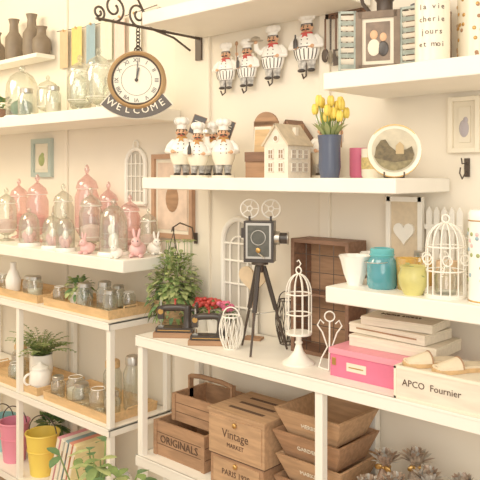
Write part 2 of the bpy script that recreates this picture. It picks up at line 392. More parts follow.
# ------------------------------------------------ L2 shelf : pink jars, cloches
for a in((.30,.048,-2.74,1.66,'p'),(.26,.045,-2.60,1.70,'g'),(.34,.05,-2.44,1.71,'p'),(.25,.046,-2.285,1.62,'g'),(.22,.042,-2.17,1.72,'p'),(.24,.045,-2.90,1.60,'g'),(.17,.034,-2.07,1.73,'g'),(.28,.045,-3.0,1.72,'p'),(.27,.042,-2.32,1.73,'p')):
    apoth(a[0],a[1],a[2],a[3],L2,GLP if a[4]=='p' else GL,PINKP,'pink_apothecary_jar' if a[4]=='p' else 'apothecary_jar')
cloche(.16,.042,-2.63,1.555,L2,GL,'soap'); cloche(.15,.04,-2.46,1.56,L2,GL,'soap'); cloche(.21,.052,-2.095,1.585,L2,GL,'bunny'); cloche(.15,.036,-2.34,1.54,L2,GL,'soap')
def bunny(x,y,z,s,rz,m):
    b=B(); b.X=Matrix.Scale(s,4)
    b.ell((0,0,.03),(.035,.045,.032),m); b.ell((0,-.035,.062),(.02,.022,.02),m); b.ell((0,.045,.03),(.012,.012,.012),PORC)
    for q in(-1,1):
        b.ell((q*.01,-.028,.095),(.006,.005,.022),m,RY(q*10)); b.ell((q*.02,-.035,.008),(.01,.018,.008),m); b.ell((q*.009,-.053,.067),(.003,.002,.003),BLACK)
    b.done('bunny_figurine',(x,y,z),rz)
bunny(-1.985,1.61,L2,.9,40,PINK); bunny(-2.20,1.545,L2,.7,10,PINK); bunny(-2.0,1.70,L2,.75,70,PORC); bunny(-2.01,1.535,L2,.6,20,PORC)
b=B(); b.lathe([(0,0),(.03,0),(.04,.05),(.036,.05),(0,.045)],PORC); b.foliage((0,0,.085),(.05,.05,.045),60,.03,.02,[pm('rose_petals',(230,160,155),.7),GREEN2,PINK]); b.done('potted_roses',(-3.12,1.58,L2))

# ------------------------------------------------ L3
tray(-3.0,-2.52,1.525,1.72,L3); tray(-2.47,-2.045,1.525,1.72,L3)
T3=L3+.009
b=B(); b.lathe([(0,0),(.03,0),(.034,.05),(.02,.085),(.014,.095),(.014,.125),(0,.125)],PORC); b.done('ceramic_bottle',(-2.84,1.60,T3))
jar(.08,.03,-2.70,1.60,T3); jar(.09,.032,-2.61,1.57,T3,fill=PAPER); jar(.075,.028,-2.93,1.60,T3,lid=None)
def potplant(x,y,z,ph,pr,pot,fr,n,l,w,mats,name,bend=.4):
    b=B(); b.lathe([(0,0),(pr*.75,0),(pr,ph*.92),(pr*1.08,ph*.93),(pr*1.08,ph),(pr*.9,ph),(pr*.85,ph*.85),(0,ph*.85)],pot)
    b.foliage((0,0,ph+fr*.35),(fr,fr,fr*.9),n,l,w,mats,bend)
    for i in range(8):
        a=i*.8; b.tube([(0,0,ph*.8),(fr*.4*math.cos(a),fr*.4*math.sin(a),ph+fr*.6)],.0015,GREEN,4)
    b.done(name,(x,y,z))
potplant(-2.34,1.60,T3,.055,.04,PORC,.045,110,.03,.018,[GREEN,GREEND,GREEN2],'potted_herb')
jar(.10,.032,-2.25,1.565,T3); jar(.11,.03,-2.17,1.60,T3); jar(.085,.028,-2.19,1.68,T3,fill=PAPER); jar(.09,.028,-2.095,1.57,T3); jar(.075,.024,-2.43,1.57,T3,lid=None); jar(.08,.026,-2.10,1.66,T3,lid=None)

# ------------------------------------------------ L4
tray(-3.0,-2.52,1.525,1.75,L4); tray(-2.47,-2.045,1.525,1.75,L4); T4=L4+.009
def fern(x,y,z,ph,pr,pot,l,n,name):
    b=B(); b.lathe([(0,0),(pr*.8,0),(pr,ph*.5),(pr*.95,ph),(pr*.85,ph),(pr*.8,ph*.85),(0,ph*.85)],pot)
    for i in range(n):
        a=2*math.pi*i/n+random.uniform(-.2,.2); e=random.uniform(.6,1.4); ll=l*random.uniform(.8,1.15); P=[]
        ll*= .8 if math.sin(a)>.3 else 1
        for k in range(9):
            t=k/8; P.append(Vector((math.cos(a)*ll*t*math.cos(e)*1.1,math.sin(a)*ll*t*math.cos(e)*.9,ph*.85+ll*math.sin(e)*t-ll*.4*t*t)))
        b.tube([tuple(p) for p in P],.0012,GREEN,4)
        for k in range(1,9):
            for s_ in(-1,1):
                d=(P[k]-P[k-1]).normalized(); sd=Vector((-math.sin(a),math.cos(a),0))*s_
                b.leaf(P[k],d*.5+sd,.03*(1.15-k/9),.010,random.choice([GREEN,GREEN2]),.2)
    b.done(name,(x,y,z))
fern(-2.66,1.63,T4,.12,.05,PORC,.23,52,'potted_fern')
b=B(); b.lathe([(0,0),(.035,0),(.045,.03),(.042,.07),(.03,.085)],PORC); b.lathe([(.036,.083),(.034,.09),(.012,.1),(.008,.108),(0,.112)],PORC); b.ring((.045,0,.045),.022,.005,PORC,'y',14,-90,90); b.done('sugar_bowl',(-2.58,1.575,T4),-100)
jar(.10,.034,-2.80,1.60,T4,fill=PAPER); jar(.12,.036,-2.88,1.66,T4,lid=WOODL); jar(.09,.03,-2.75,1.56,T4,lid=None)
jar(.17,.036,-2.20,1.66,T4,lid=WOODL); jar(.20,.036,-2.10,1.68,T4,lid=SILV); jar(.1,.036,-2.36,1.60,T4,handle=True,lid=None,fill=PAPER); jar(.09,.034,-2.27,1.565,T4); jar(.1,.034,-2.17,1.57,T4,lid=None); jar(.085,.028,-2.43,1.565,T4); jar(.09,.03,-2.09,1.575,T4)
# ------------------------------------------------ L5
def bucket(x,y,z,h,r,m,name='metal_bucket'):
    b=B(); b.lathe([(0,0),(r*.72,0),(r,h),(r*.96,h),(r*.7,.006),(0,.006)],m); b.ring((0,0,h),r,.004,m); b.ring((0,0,h*.6),r*.9,.0025,m)
    b.ring((0,0,h),r,.0025,DARK,'y',20,0,180); b.done(name,(x,y,z),20)
bucket(-2.60,1.60,L5,.17,.07,YEL); bucket(-2.81,1.59,L5,.17,.065,pm('pink_enamel',(232,140,166),.5)); bucket(-2.96,1.62,L5,.15,.055,pm('turquoise',(150,200,198),.5)); 
potplant(-2.72,1.72,L5,.12,.045,PORC,.055,120,.05,.02,[GREEND,GREEN],'potted_herb',.2)
b=B()
for i,c in enumerate(((232,160,170),(242,236,220),(140,168,172),(232,152,130),(244,226,170))):
    m=pm('book_%d'%i,c,.7); M=T((.028*i,0,0))@RY(18); b.box((0,0,.11),(.020,.15,.22),m,M); b.box((0,-.004,.11),(.015,.146,.213),PAPER,M)
    b.box((0,-.0755,.16),(.0205,.001,.03),GOLD,M)
b.done('leaning_books',(-2.46,1.62,L5+.004))
b=B(); b.lathe([(0,0),(.06,0),(.085,.05),(.08,.1),(.07,.11)],PORC); b.done('ceramic_bowl',(-2.16,1.62,L5))

# ------------------------------------------------ floor plant lower left
b=B(); b.lathe([(0,0),(.09,0),(.12,.22),(.125,.24),(.11,.24),(.105,.21),(0,.21)],pm('terracotta',(196,130,98),.8,var=.15))
for i in range(46):
    a=random.uniform(0,6.28); rr=random.uniform(.02,.14); h=random.uniform(.42,.66)
    P=[(0,0,.2),(rr*.4*math.cos(a),rr*.4*math.sin(a),.2+(h-.2)*.6),(rr*math.cos(a),rr*math.sin(a),h)]
    b.tube(P,.0025,GREEN,5)
    for k in range(4):
        aa=a+random.uniform(-1.6,1.6); b.leaf(P[-1] if k<2 else tuple((Vector(P[1])+Vector(P[2]))/2),(math.cos(aa),math.sin(aa),random.uniform(-.1,.7)),random.uniform(.045,.075),.030,random.choice([GREEN,GREEND,GREEN2]),.35)
b.done('potted_houseplant',(-1.74,1.27,0))

# ------------------------------------------------ hanging basket plant
b=B(); WK=pm('wicker',(190,156,112),.8,var=.4,scale=90,bump=.6,stretch=(1,1,3))
b.lathe([(0,-.11),(.04,-.108),(.065,-.06),(.07,-.02),(.062,-.02),(.05,-.07),(0,-.08)],WK)
for i in range(5): b.ring((0,0,-.10+.02*i),.048+.005*i,.004,WK)
b.foliage((0,0,.03),(.095,.078,.125),680,.026,.017,[GREEN,GREEN2,GREEN2],.4)
b.foliage((-.01,0,-.03),(.088,.08,.085),220,.026,.016,[GREEN,GREEND],.8)
for i in range(9):
    a=i*.7; P=[(.04*math.cos(a)+.02,.05*math.sin(a),.06),(.04*math.cos(a)+.03,.05*math.sin(a),.14),(.04*math.cos(a)+.03,.05*math.sin(a),.19)]
    b.tube(P,.0014,GREEN,4)
    for p in P[1:]:
        for k in range(4): b.leaf(p,(math.cos(k*1.6+a),math.sin(k*1.6+a),.3),.022,.013,random.choice([GREEN,GREEN2]),.4)
for i in range(3):
    a=i*2.09; b.tube([(.065*math.cos(a),.065*math.sin(a),-.02),(0,0,.22)],.0015,DARK,5)
b.tube([(0,0,.22),(0,0,.23),(0,.0,.235)],.003,DARK,5)
b.tube([(0,.105,.18),(0,.09,.23),(0,.03,.25),(0,-.005,.235),(0,-.01,.22)],.0028,DARK,6); b.box((0,.1085,.19),(.014,.006,.04),DARK)
b.done('hanging_basket_plant',(-1.862,1.673,1.078))

# ------------------------------------------------ S1 shelf
chef_obj(-1.74,1.60,S1,.200,42,1,'sign'); chef_obj(-1.665,1.67,S1,.185,40,1,'sign'); chef_obj(-1.625,1.565,S1,.175,38,0,'bottle'); chef_obj(-1.545,1.60,S1,.185,44,2,'tray')
chef_obj(-1.245,1.725,S1,.185,36,1,'spoon')
b=B() # wooden recipe rack
b.box((0,.02,.09),(.085,.012,.18),WOODM); b.box((0,-.015,.03),(.085,.06,.06),WOODM); b.box((0,-.047,.065),(.085,.008,.03),WOODD)
b.prism(archpoly(.085,.045),.014,.026,WOODM,T((0,0,.165))); b.box((0,-.008,.11),(.06,.03,.10),PAPER,RX(-6)); b.box((0,-.026,.11),(.05,.002,.08),WOODL,RX(-6))
b.done('wooden_recipe_rack',(-1.45,1.685,S1),15,.001)
def house(w,d,h,eave,wall,roof,name,loc,rz,win=True):
    b=B(); b.prism([(-w/2,0),(w/2,0),(w/2,eave),(0,h),(-w/2,eave)],-d/2,d/2,wall)
    L=math.hypot(w/2+.006,h-eave+.006*(h-eave)/(w/2)); a=math.degrees(math.atan2(h-eave,w/2))
    for q in(-1,1): b.box((q*(w/4+.002),0,(h+eave)/2+.001),(L,d+.014,.005),roof,T((q*(w/4+.002),0,(h+eave)/2+.001))@RY(q*a)@T((-q*(w/4+.002),0,-(h+eave)/2-.001)))
    WD=pm('window_dark',(150,124,98),.5)
    def window(M):
        b.box((0,0,0),(.018,.002,.026),WD,M)
        for q in(-1,1): b.box((q*.009,-.001,0),(.002,.002,.028),WHITE,M); b.box((0,-.001,q*.013),(.02,.002,.002),WHITE,M)
        b.box((0,-.001,0),(.0015,.002,.026),WHITE,M); b.box((0,-.001,0),(.018,.002,.0015),WHITE,M)
    if win:
        for z in(.03,.068):
            for x in(-.019,.019): window(T((x,-d/2-.001,z)))
            for y in(-.028,0,.028): window(T((w/2+.001,y,z))@RZ(90))
    b.lathe([(0,0),(.009,0)],WD,M=T((0,-d/2-.002,eave+.018 if win else .10))@RX(90)); b.ring((0,-d/2-.002,eave+.018 if win else .10),.009,.0015,WHITE if win else WOODD,'y',14)
    b.box((w*.25,.01,h*.86),(.012,.014,.035),wall)
    return b.done(name,loc,rz)
house(.088,.105,.15,.095,WOODW,pm('roof_tan',(214,196,168),.7,var=.2,scale=40),'wooden_house_lantern',(-1.285,1.60,S1),0)
house(.085,.07,.175,.12,WOODM,WOODD,'wooden_birdhouse',(-1.375,1.745,S1),0,False)
b=B(); DB=pm('navy_glaze',(78,86,108),.25)
b.lathe([(0,0),(.026,0),(.031,.03),(.03,.09),(.034,.118),(.030,.118),(.026,.09),(0,.08)],DB)
for i in range(17):
    a=i*2.4; rr=.042*math.sqrt(i/17)+.004; hz=.18+.022*math.cos(i*1.7); p=(rr*math.cos(a),rr*math.sin(a),hz)
    b.tube([(rr*.3*math.cos(a),rr*.3*math.sin(a),.1),p],.0018,GREEN,5)
    for k in range(3):
        q=k*2.09+a; b.ell((p[0]+.004*math.cos(q),p[1]+.004*math.sin(q),p[2]+.010),(.007,.007,.016),YEL,None,8,6)
    b.leaf((rr*.4*math.cos(a),rr*.4*math.sin(a),.11),(math.cos(a)*.7,math.sin(a)*.7,1),.075,.013,GREEN2,.3)
b.done('vase_of_tulips',(-1.128,1.59,S1))
def mug(x,y,z,h,r,m,name='ceramic_mug',band=None):
    b=B(); b.lathe([(0,0),(r*.9,0),(r,h*.1),(r,h),(r*.93,h),(r*.9,h*.1),(0,h*.08)],m); b.ring((r,0,h*.5),h*.28,.004,m,'y',14,-90,90)
    if band:
        b.lathe([(r*1.01,h*.3),(r*1.01,h*.7)],band)
    b.done(name,(x,y,z),-40)
mug(-1.105,1.70,S1,.085,.026,HOTP); mug(-1.03,1.66,S1,.08,.034,CREAM,band=pm('flower_band',(226,200,130),.5,var=.4,scale=120))
mug(-1.055,1.745,S1,.10,.028,pm('peach_glaze',(240,206,168),.4))
b=B(); PM=T((0,0,.07))@RX(82)
b.lathe([(0,.0),(.045,.001),(.066,.008),(.068,.012),(.045,.006),(0,.005)],CREAM,M=PM,n=36)
b.lathe([(0,.0075),(.057,.0115)],pm('toile_sky',(214,202,174),.6,var=.25,scale=30),M=PM,n=36)
TL=pm('toile_print',(120,104,72),.6,var=.5,scale=90); TL2=pm('toile_hills',(150,136,96),.6,var=.4,scale=70)
def disc(poly,off,m): b.add([(x,y,off) for x,y in poly],[tuple(range(len(poly)))],m,False,PM)
disc([(.053*math.cos(R(t)),.053*math.sin(R(t))) for t in range(195,350,12)],.0135,TL2)
disc([(-.05,-.02),(-.046,.008),(-.034,.026),(-.022,.028),(-.012,.012),(.004,-.002),(.03,.002),(.044,.010),(.05,-.012),(.045,-.025),(0,-.032)],.0139,TL)
disc([(.004,-.01),(.004,.012),(.014,.022),(.024,.012),(.024,-.01)],.0142,pm('toile_house',(190,164,120),.6))
b.ring((0,-.0045,.07),.0675,.0016,GOLD,'y',36,tn=5)
for q in(-1,1): b.tube([(q*.025,.04,.002),(q*.025,-.02,.002),(q*.025,-.022,.016)],.002,DARK,5); b.tube([(q*.025,.04,.002),(q*.012,.014,.09)],.002,DARK,5)
b.tube([(-.025,.04,.002),(.025,.04,.002)],.002,DARK,5)
b.done('decorative_plate',(-.932,1.60,S1),30)
# wall chef hooks
for x,z,s,a in((-1.70,1.80,.165,1),(-1.60,1.80,.165,0),(-1.485,1.815,.18,2),(-1.345,1.825,.19,0)):
    b=B(); b.X=Matrix.Diagonal((s/.97*1.2,s/.97*.5,s/.97,1)); chef(b,a,'spoon' if a==1 else ('tray' if a==2 else 'bottle'),True)
    b.X=Matrix.Identity(4); b.box((0,.012,.075),(.05,.016,.08),CREAM)
    b.tube([(0,-.0,.03),(0,-.004,-.012),(0,-.02,-.022),(0,-.03,-.008)],.0028,DARK,6)
    b.done('chef_wall_hook',(x,1.772,z),8)
# utensils
b=B(); b.box((0,.012,.09),(.14,.012,.02),WOODD)
for i,x in enumerate((-.06,-.04,-.02,0,.02,.04,.06)):
    i=i%5
    b.tube([(x,.006,.088),(x,-.006,.086),(x,-.008,.075)],.0018,DARK,5); b.cyl((x,-.008,.078),(x,-.008,-.02),.003,DARK if i%2 else WOODD,6)
    if i==0: b.ell((x,-.008,-.035),(.014,.004,.022),DARK)
    if i==1:
        for k in range(4): b.tube([(x,-.008,-.018),(x+.013*math.cos(k*.8),-.008+.013*math.sin(k*.8),-.045),(x,-.008,-.068),(x-.013*math.cos(k*.8),-.008-.013*math.sin(k*.8),-.045),(x,-.008,-.018)],.001,SILV,4)
    if i==2: b.box((x,-.008,-.045),(.02,.002,.05),DARK)
    if i==3: b.lathe([(0,-.05),(.014,-.046),(.018,-.03),(.016,-.03),(0,-.045)],SILV,(x,-.01,0),12)
    if i==4:
        b.box((x,-.008,-.025),(.016,.002,.012),DARK)
        for k in(-1,0,1): b.box((x+k*.006,-.008,-.045),(.0025,.002,.035),DARK)
b.done('hanging_utensil_rack',(-1.215,1.782,1.905),0)

# ------------------------------------------------ S3 shelf
b=B(); GB=pm('weathered_blue',(176,186,176),.8,var=.3,scale=60); PH=pm('old_photo',(138,116,98),.5,var=.5,scale=30)
FR=pm('dark_frame',(130,110,92),.6,var=.3,scale=30)
for q in(-1,1):
    b.X=T((q*.058,0,0))@RZ(-q*16)@T((q*.022,0,0))
    for e in(-1,1): b.box((e*.020,0,.08),(.006,.008,.16),GB)
    for z in(.003,.157): b.box((0,0,z),(.044,.008,.006),GB)
    for k in range(10): b.box((0,0,.016+k*.0142),(.036,.003,.011),WOODW if k%2 else GB,T((0,0,.016+k*.0142))@RX(30)@T((0,0,-.016-k*.0142)))
b.X=Matrix.Identity(4)
for q in(-1,1): b.box((q*.049,0,.078),(.016,.014,.156),FR); b.box((0,0,.078+q*.069),(.10,.014,.018),FR)
b.box((0,.002,.078),(.084,.006,.122),PAPER); b.box((0,-.002,.078),(.062,.003,.10),PH); b.ell((-.01,-.004,.095),(.010,.002,.012),SKIN); b.ell((-.01,-.004,.062),(.016,.002,.022),PAPER)
b.ell((.014,-.004,.088),(.009,.002,.011),SKIN); b.ell((.014,-.004,.058),(.014,.002,.02),BLACK)
b.box((0,.03,.05),(.01,.05,.006),WOODM)
b.done('shutter_photo_frame',(-.965,1.575,S3),22,.0006)
def canister(x,y,z,h,r,m,txt=None,rz=25,name='enamel_canister',deco=None):
    b=B(); b.lathe([(0,0),(r,0),(r,h*.86),(r*1.03,h*.86),(r*1.03,h*.93),(r*.9,h*.96),(r*.15,h*.97),(r*.15,h),(0,h)],m,n=32); b.ring((0,0,h*.02),r,.002,GOLD,'z',32); b.ring((0,0,h*.85),r,.0015,GOLD,'z',32)
    if txt:
        for i,t in enumerate(txt):
            for j,ch in enumerate(t):
                a=(j-(len(t)-1)/2)*R(.011/r*57.3); b.text(ch,.019,T((r*math.sin(a),-r*math.cos(a)-.0003,h*(.68-i*.15)))@RZ(math.degrees(a))@FACE,INK,.0006)
    if deco:
        for i in range(40):
            a=random.uniform(-1.6,1.6); zz=random.uniform(.12,.8)*h; b.ell((r*math.sin(a),-r*math.cos(a),zz),(.005,.002,.005),random.choice(deco),RZ(math.degrees(a)),8,5)
    b.done(name,(x,y,z),rz)
canister(-.815,1.58,S3,.20,.042,CREAM,['la vie','cherie','jours','et moi'])
canister(-.755,1.69,S3,.22,.043,CREAM,None,25,'floral_canister',[GOLD,WOODM])
b=B(); b.lathe([(0,0),(.045,0),(.055,.06),(.04,.14),(.022,.18),(.022,.21),(.032,.225),(.024,.225)],DARK); b.ring((.04,0,.15),.04,.004,DARK,'y',14,-80,80); b.tube([(-.03,0,.17),(-.06,0,.21),(-.065,0,.23)],.006,DARK); b.done('iron_jug',(-1.02,1.70,S3),30)
b=B() # toy iron car on a wooden box
b.box((0,0,.085),(.10,.07,.17),WOODD); b.box((0,-.036,.09),(.08,.004,.03),WOODM)
b.prism([(-.045,0),(.045,0),(.045,.014),(.025,.018),(.015,.034),(-.02,.034),(-.03,.018),(-.045,.014)],-.018,.018,BLACK,T((0,0,.178)))
for x in(-.028,.028):
    for y in(-.019,.019): b.cyl((x,y-.003,.179),(x,y+.003,.179),.009,DARK)
b.done('wooden_box_with_toy_car',(-.90,1.725,S3),8)
frame('picture_frame',-.83,1.635,.088,.15,CREAM,PAPER,.012,art2=pm('lavender_art',(180,172,178),.7))
b=B(); b.box((0,0,0),(.014,.006,.05),DARK); b.tube([(0,-.003,-.01),(0,-.03,-.03),(0,-.045,-.015),(0,-.04,0)],.0022,DARK); b.tube([(0,-.003,.012),(0,-.03,.01),(0,-.035,.025)],.002,DARK); b.done('iron_coat_hook',(-.825,WY-.004,1.52))

# ------------------------------------------------ S4 shelf
for x,y in((-1.035,1.575),(-1.03,1.67)):
    b=B(); b.lathe([(0,0),(.02,0),(.022,.008),(.03,.03),(.038,.065),(.043,.078),(.039,.076),(.026,.03),(0,.02)],PORC,ruf=.07,rn=10,n=40); b.done('ruffled_ceramic_cup',(x,y,S4))
b=B(); b.lathe([(0,0),(.034,0),(.038,.008),(.038,.065),(.03,.08),(.028,.082)],GLT); b.lathe([(.029,.08),(.031,.083),(.031,.1),(.028,.103),(.022,.103),(.022,.085)],TEAL); b.ring((0,0,.086),.0315,.0016,TEAL); b.lathe([(0,.003),(.034,.004),(.034,.05),(0,.052)],TEAL); b.ring((0,-.03,.07),.03,.001,SILV,'z',14)
b.done('teal_mason_jar',(-.953,1.575,S4))
b=B(); b.lathe([(0,0),(.024,0),(.029,.08),(.027,.08),(.022,.01),(0,.01)],GLY); b.lathe([(0,.012),(.022,.012),(.025,.055),(0,.055)],PORC); b.cyl((0,0,.055),(0,0,.064),.001,BLACK,5); b.ring((.028,0,.042),.02,.003,GLY,'y',12,-90,90); b.done('glass_candle_mug',(-.895,1.60,S4),-50)
b=B(); b.lathe([(0,0),(.022,0),(.034,.025),(.036,.045),(.03,.062),(.033,.07),(.028,.068),(0,.05)],pm('lime_glaze',(218,210,128),.3,var=.2,scale=20)); b.foliage((0,0,.06),(.02,.02,.02),20,.02,.012,[GREEN2]); b.done('lime_pot',(-.845,1.54,S4))
jar(.09,.028,-.90,1.69,S4,GLY,SILV); mug(-.83,1.69,S4,.07,.028,_m['peach_glaze'])
def cage(b,r,h,n,m,th=.0018,z0=0):
    hs=h*.6
    for i in range(n):
        a=2*math.pi*i/n; P=[(r*math.cos(a),r*math.sin(a),z0),(r*math.cos(a),r*math.sin(a),z0+hs)]
        for k in range(1,7): q=k/6*math.pi/2; P.append((r*math.cos(q)*math.cos(a),r*math.cos(q)*math.sin(a),z0+hs+(h*.9-hs)*math.sin(q)))
        b.tube(P,th,m,5)
    for z in(0,hs*.5,hs): b.ring((0,0,z0+z),r,th*1.2,m)
    b.ring((0,0,z0+h*.95),h*.05,th*1.2,m,'y',12)
b=B(); b.lathe([(0,0),(.05,0),(.052,.006),(0,.006)],METW); cage(b,.046,.19,14,METW,.0016,.006); b.lathe([(0,.006),(.024,.006),(.027,.05),(.012,.07),(.012,.085)],GL)
for i in range(6):
    a=i*1.05; b.ring((.05*math.cos(a),.05*math.sin(a),.09),.012,.0015,METW,'y',12)
b.done('wire_birdcage',(-.775,1.57,S4))
canister(-.672,1.56,S4,.22,.038,PORC,None,25,'floral_canister',[pm('blue_flower',(150,180,190),.5),GREEN2,PINK])
apoth(.19,.035,-.75,1.70,S4); jar(.13,.03,-.68,1.70,S4)
b=B()
for i in range(5):
    x=-.044+.022*i; b.prism([(x-.008,0),(x+.008,0),(x+.008,.19),(x,.205),(x-.008,.19)],-.004,.004,WHITE)
for z in(.05,.15): b.box((0,-.006,z),(.11,.005,.014),WHITE)
b.done('picket_fence_ornament',(-.875,1.765,S4),0,.0006)
b=B()
for q in(-1,1): b.box((q*.05,0,.115),(.014,.014,.23),WHITE)
for z in(.007,.223): b.box((0,0,z),(.11,.014,.014),WHITE)
b.box((0,.003,.115),(.09,.004,.21),pm('linen_panel',(226,206,176),.8,var=.1,scale=60))
hp=[(.032*(math.sin(t)**3),.13+.030*(13*math.cos(t)-5*math.cos(2*t)-2*math.cos(3*t)-math.cos(4*t))/14) for t in [2*math.pi*i/28 for i in range(28)]]
b.prism(hp,-.008,.001,WHITE)
b.done('framed_heart_ornament',(-.995,1.765,S4),0,.0006)

# ------------------------------------------------ U1 shelf top
def sewing(x,y,z,s,rz):
    b=B(); b.X=Matrix.Scale(s,4)
    b.box((0,0,.009),(.15,.075,.018),WOODM); b.box((0,0,.026),(.135,.06,.016),BLACK); b.box((0,-.0305,.026),(.12,.001,.003),GOLD)
    b.lathe([(.02,.034),(.016,.05),(.014,.08),(.016,.1),(.013,.112),(0,.114)],BLACK,(.045,0,0),16)
    b.tube([(.05,0,.098),(.02,0,.104),(-.03,0,.102),(-.052,0,.098)],.013,BLACK,12); b.box((-.052,0,.085),(.022,.024,.045),BLACK); b.cyl((-.052,0,.07),(-.052,0,.036),.0025,SILV,6)
    b.box((-.052,0,.036),(.02,.014,.004),SILV); b.ring((.078,0,.095),.024,.005,BLACK,'x',20,tn=8); b.cyl((.058,0,.095),(.082,0,.095),.006,BLACK)
    for k in range(3): a=k*2.09; b.cyl((.078,0,.095),(.078,.024*math.cos(a),.095+.024*math.sin(a)),.0025,BLACK,6)
    b.lathe([(.008,0),(.003,.003),(.003,.018),(.008,.021)],RED,(.0,0,.113)); b.lathe([(0,.0),(.010,0)],GOLD,M=T((-.052,-.0125,.09))@RX(90)); b.cyl((-.052,0,.105),(-.052,0,.13),.003,SILV,8)
    b.done('miniature_sewing_machine',(x,y,z),rz,.001)
sewing(-1.745,1.575,U1,.92,38); sewing(-1.585,1.575,U1,.85,38)
for x,m in((-1.745,RED),(-1.685,RED),(-1.625,HOTP)):
    b=B(); b.lathe([(0,0),(.022,0),(.028,.05),(.024,.05),(0,.045)],METW); b.foliage((0,0,.075),(.026,.026,.028),40,.022,.014,[GREEN,GREEND])
    for i in range(22):
        a=random.uniform(0,6.28); q=random.uniform(0,.028); b.ell((q*math.cos(a),q*math.sin(a),.095+random.uniform(-.012,.014)),(.009,.009,.008),m,None,8,5)
    b.done('potted_red_flowers',(x,1.70,U1))
b=B(); W,H=.15,.385
b.tube(archpath(W,H),.010,WHITE,8); b.cyl((-W/2,0,.008),(W/2,0,.008),.010,WHITE); b.tube(archpath(W*.55,H-.06),.004,WHITE,6)
b.cyl((0,0,0),(0,0,H),.004,WHITE,8)
for z in(.08,.16,.24,.30): b.cyl((-W/2,0,z),(W/2,0,z),.004,WHITE,8)
b.prism([(x*.98,z) for x,z in archpoly(W,H)],.004,.008,_m['mirror_panel'])
b.done('arched_window_mirror',(-1.645,1.78,U1),0)
b=B(); b.box((0,0,.004),(.06,.04,.008),WOODM); b.cyl((0,0,.008),(0,0,.19),.004,WOODM,8)
hp=[(.05*(math.sin(t)**3),.20+.045*(13*math.cos(t)-5*math.cos(2*t)-2*math.cos(3*t)-math.cos(4*t))/14) for t in [2*math.pi*i/32 for i in range(32)]]
b.prism(hp,-.006,.006,pm('tan_heart',(222,196,160),.7,var=.15,scale=30)); b.done('wooden_heart_on_stand',(-1.52,1.715,U1),20,.001)
# vintage movie camera on tripod
b=B(); ht=.27
b.box((0,0,ht+.065),(.092,.055,.125),BLACK); b.box((0,-.029,ht+.068),(.078,.003,.108),SILV); b.box((0,-.0305,ht+.068),(.066,.003,.094),pm('camera_leather',(86,86,78),.4,var=.3,scale=80))
b.ring((0,-.033,ht+.078),.022,.0018,SILV,'y',20); b.ell((0,-.033,ht+.04),(.008,.003,.008),GOLD)
b.cyl((.042,0,ht+.075),(.062,0,ht+.075),.021,SILV,18); b.cyl((.062,0,ht+.075),(.085,0,ht+.075),.017,BLACK,18); b.cyl((.085,0,ht+.075),(.088,0,ht+.075),.02,SILV,18)
b.cyl((-.02,.03,ht+.1),(.04,.034,ht+.1),.007,BLACK,10); b.box((-.05,0,ht+.09),(.012,.03,.03),BLACK); b.tube([(-.0,-.03,ht+.03),(.02,-.045,ht+.02),(.02,-.06,ht+.02)],.003,SILV,6)
for x in(-.032,.034):
    zc=ht+.164; b.ring((x,0,zc),.028,.0026,METW,'y',26); b.ring((x,0,zc),.008,.0022,METW,'y',14); b.box((x,0,ht+.132),(.006,.01,.02),BLACK)
    for k in range(5): a=k*1.257; b.cyl((x+.008*math.cos(a),0,zc+.008*math.sin(a)),(x+.028*math.cos(a),0,zc+.028*math.sin(a)),.0018,METW,5)
b.cyl((0,0,ht-.03),(0,0,ht+.004),.012,DARK,12); b.lathe([(0,0),(.026,0),(.026,.008),(0,.008)],DARK,(0,0,ht-.006))
for k in range(3):
    a=R(-100+120*k); d=(math.cos(a),math.sin(a)); 
    b.cyl((d[0]*.012,d[1]*.012,ht-.012),(d[0]*.085,d[1]*.085,.001),.0055,DARK,8,.0035); b.cyl((d[0]*.012,d[1]*.012,ht-.012),(d[0]*.05,d[1]*.05,ht*.46),.0075,BLACK,8)
    b.cyl((0,0,ht*.42),(d[0]*.052,d[1]*.052,ht*.44),.002,SILV,5)
b.done('vintage_movie_camera_on_tripod',(-1.405,1.615,U1+.001),32,.0012)
# crate behind
b=B(); w,d,h=.21,.095,.345
for q in(-1,1): b.box((q*(w/2-.006),0,h/2),(.012,d,h),WOODD)
for z in(.006,h-.006): b.box((0,0,z),(w-.024,d,.012),WOODD)
b.box((0,d/2-.004,h/2),(w-.024,.006,h-.024),WOODM)
b.box((0,0,h*.52),(w-.024,d-.01,.008),WOODD)
for x in(-.05,0,.05): b.cyl((x,-d/2+.006,.012),(x,-d/2+.006,h-.012),.0015,DARK,5)
for i in range(6): b.cyl((-w/2+.01,-d/2+.006,.04+i*.052),(w/2-.01,-d/2+.006,.04+i*.052),.0015,DARK,5)
b.done('wooden_display_crate',(-1.232,1.728,U1),0,.001)
b=B(); b.lathe([(.046,0),(.046,.005),(.03,.015),(.014,.035),(.008,.055),(.012,.06),(.008,.065),(.008,.09),(.0,.092)],METW); cage(b,.036,.19,10,METW,.0017,.085); b.lathe([(0,.084),(.038,.085),(.038,.09),(0,.09)],METW)
b.tube([(0,0,.275),(.008,0,.285),(0,0,.295),(-.006,0,.29)],.0018,METW,5); b.done('white_birdcage_candle_holder',(-1.232,1.585,U1))
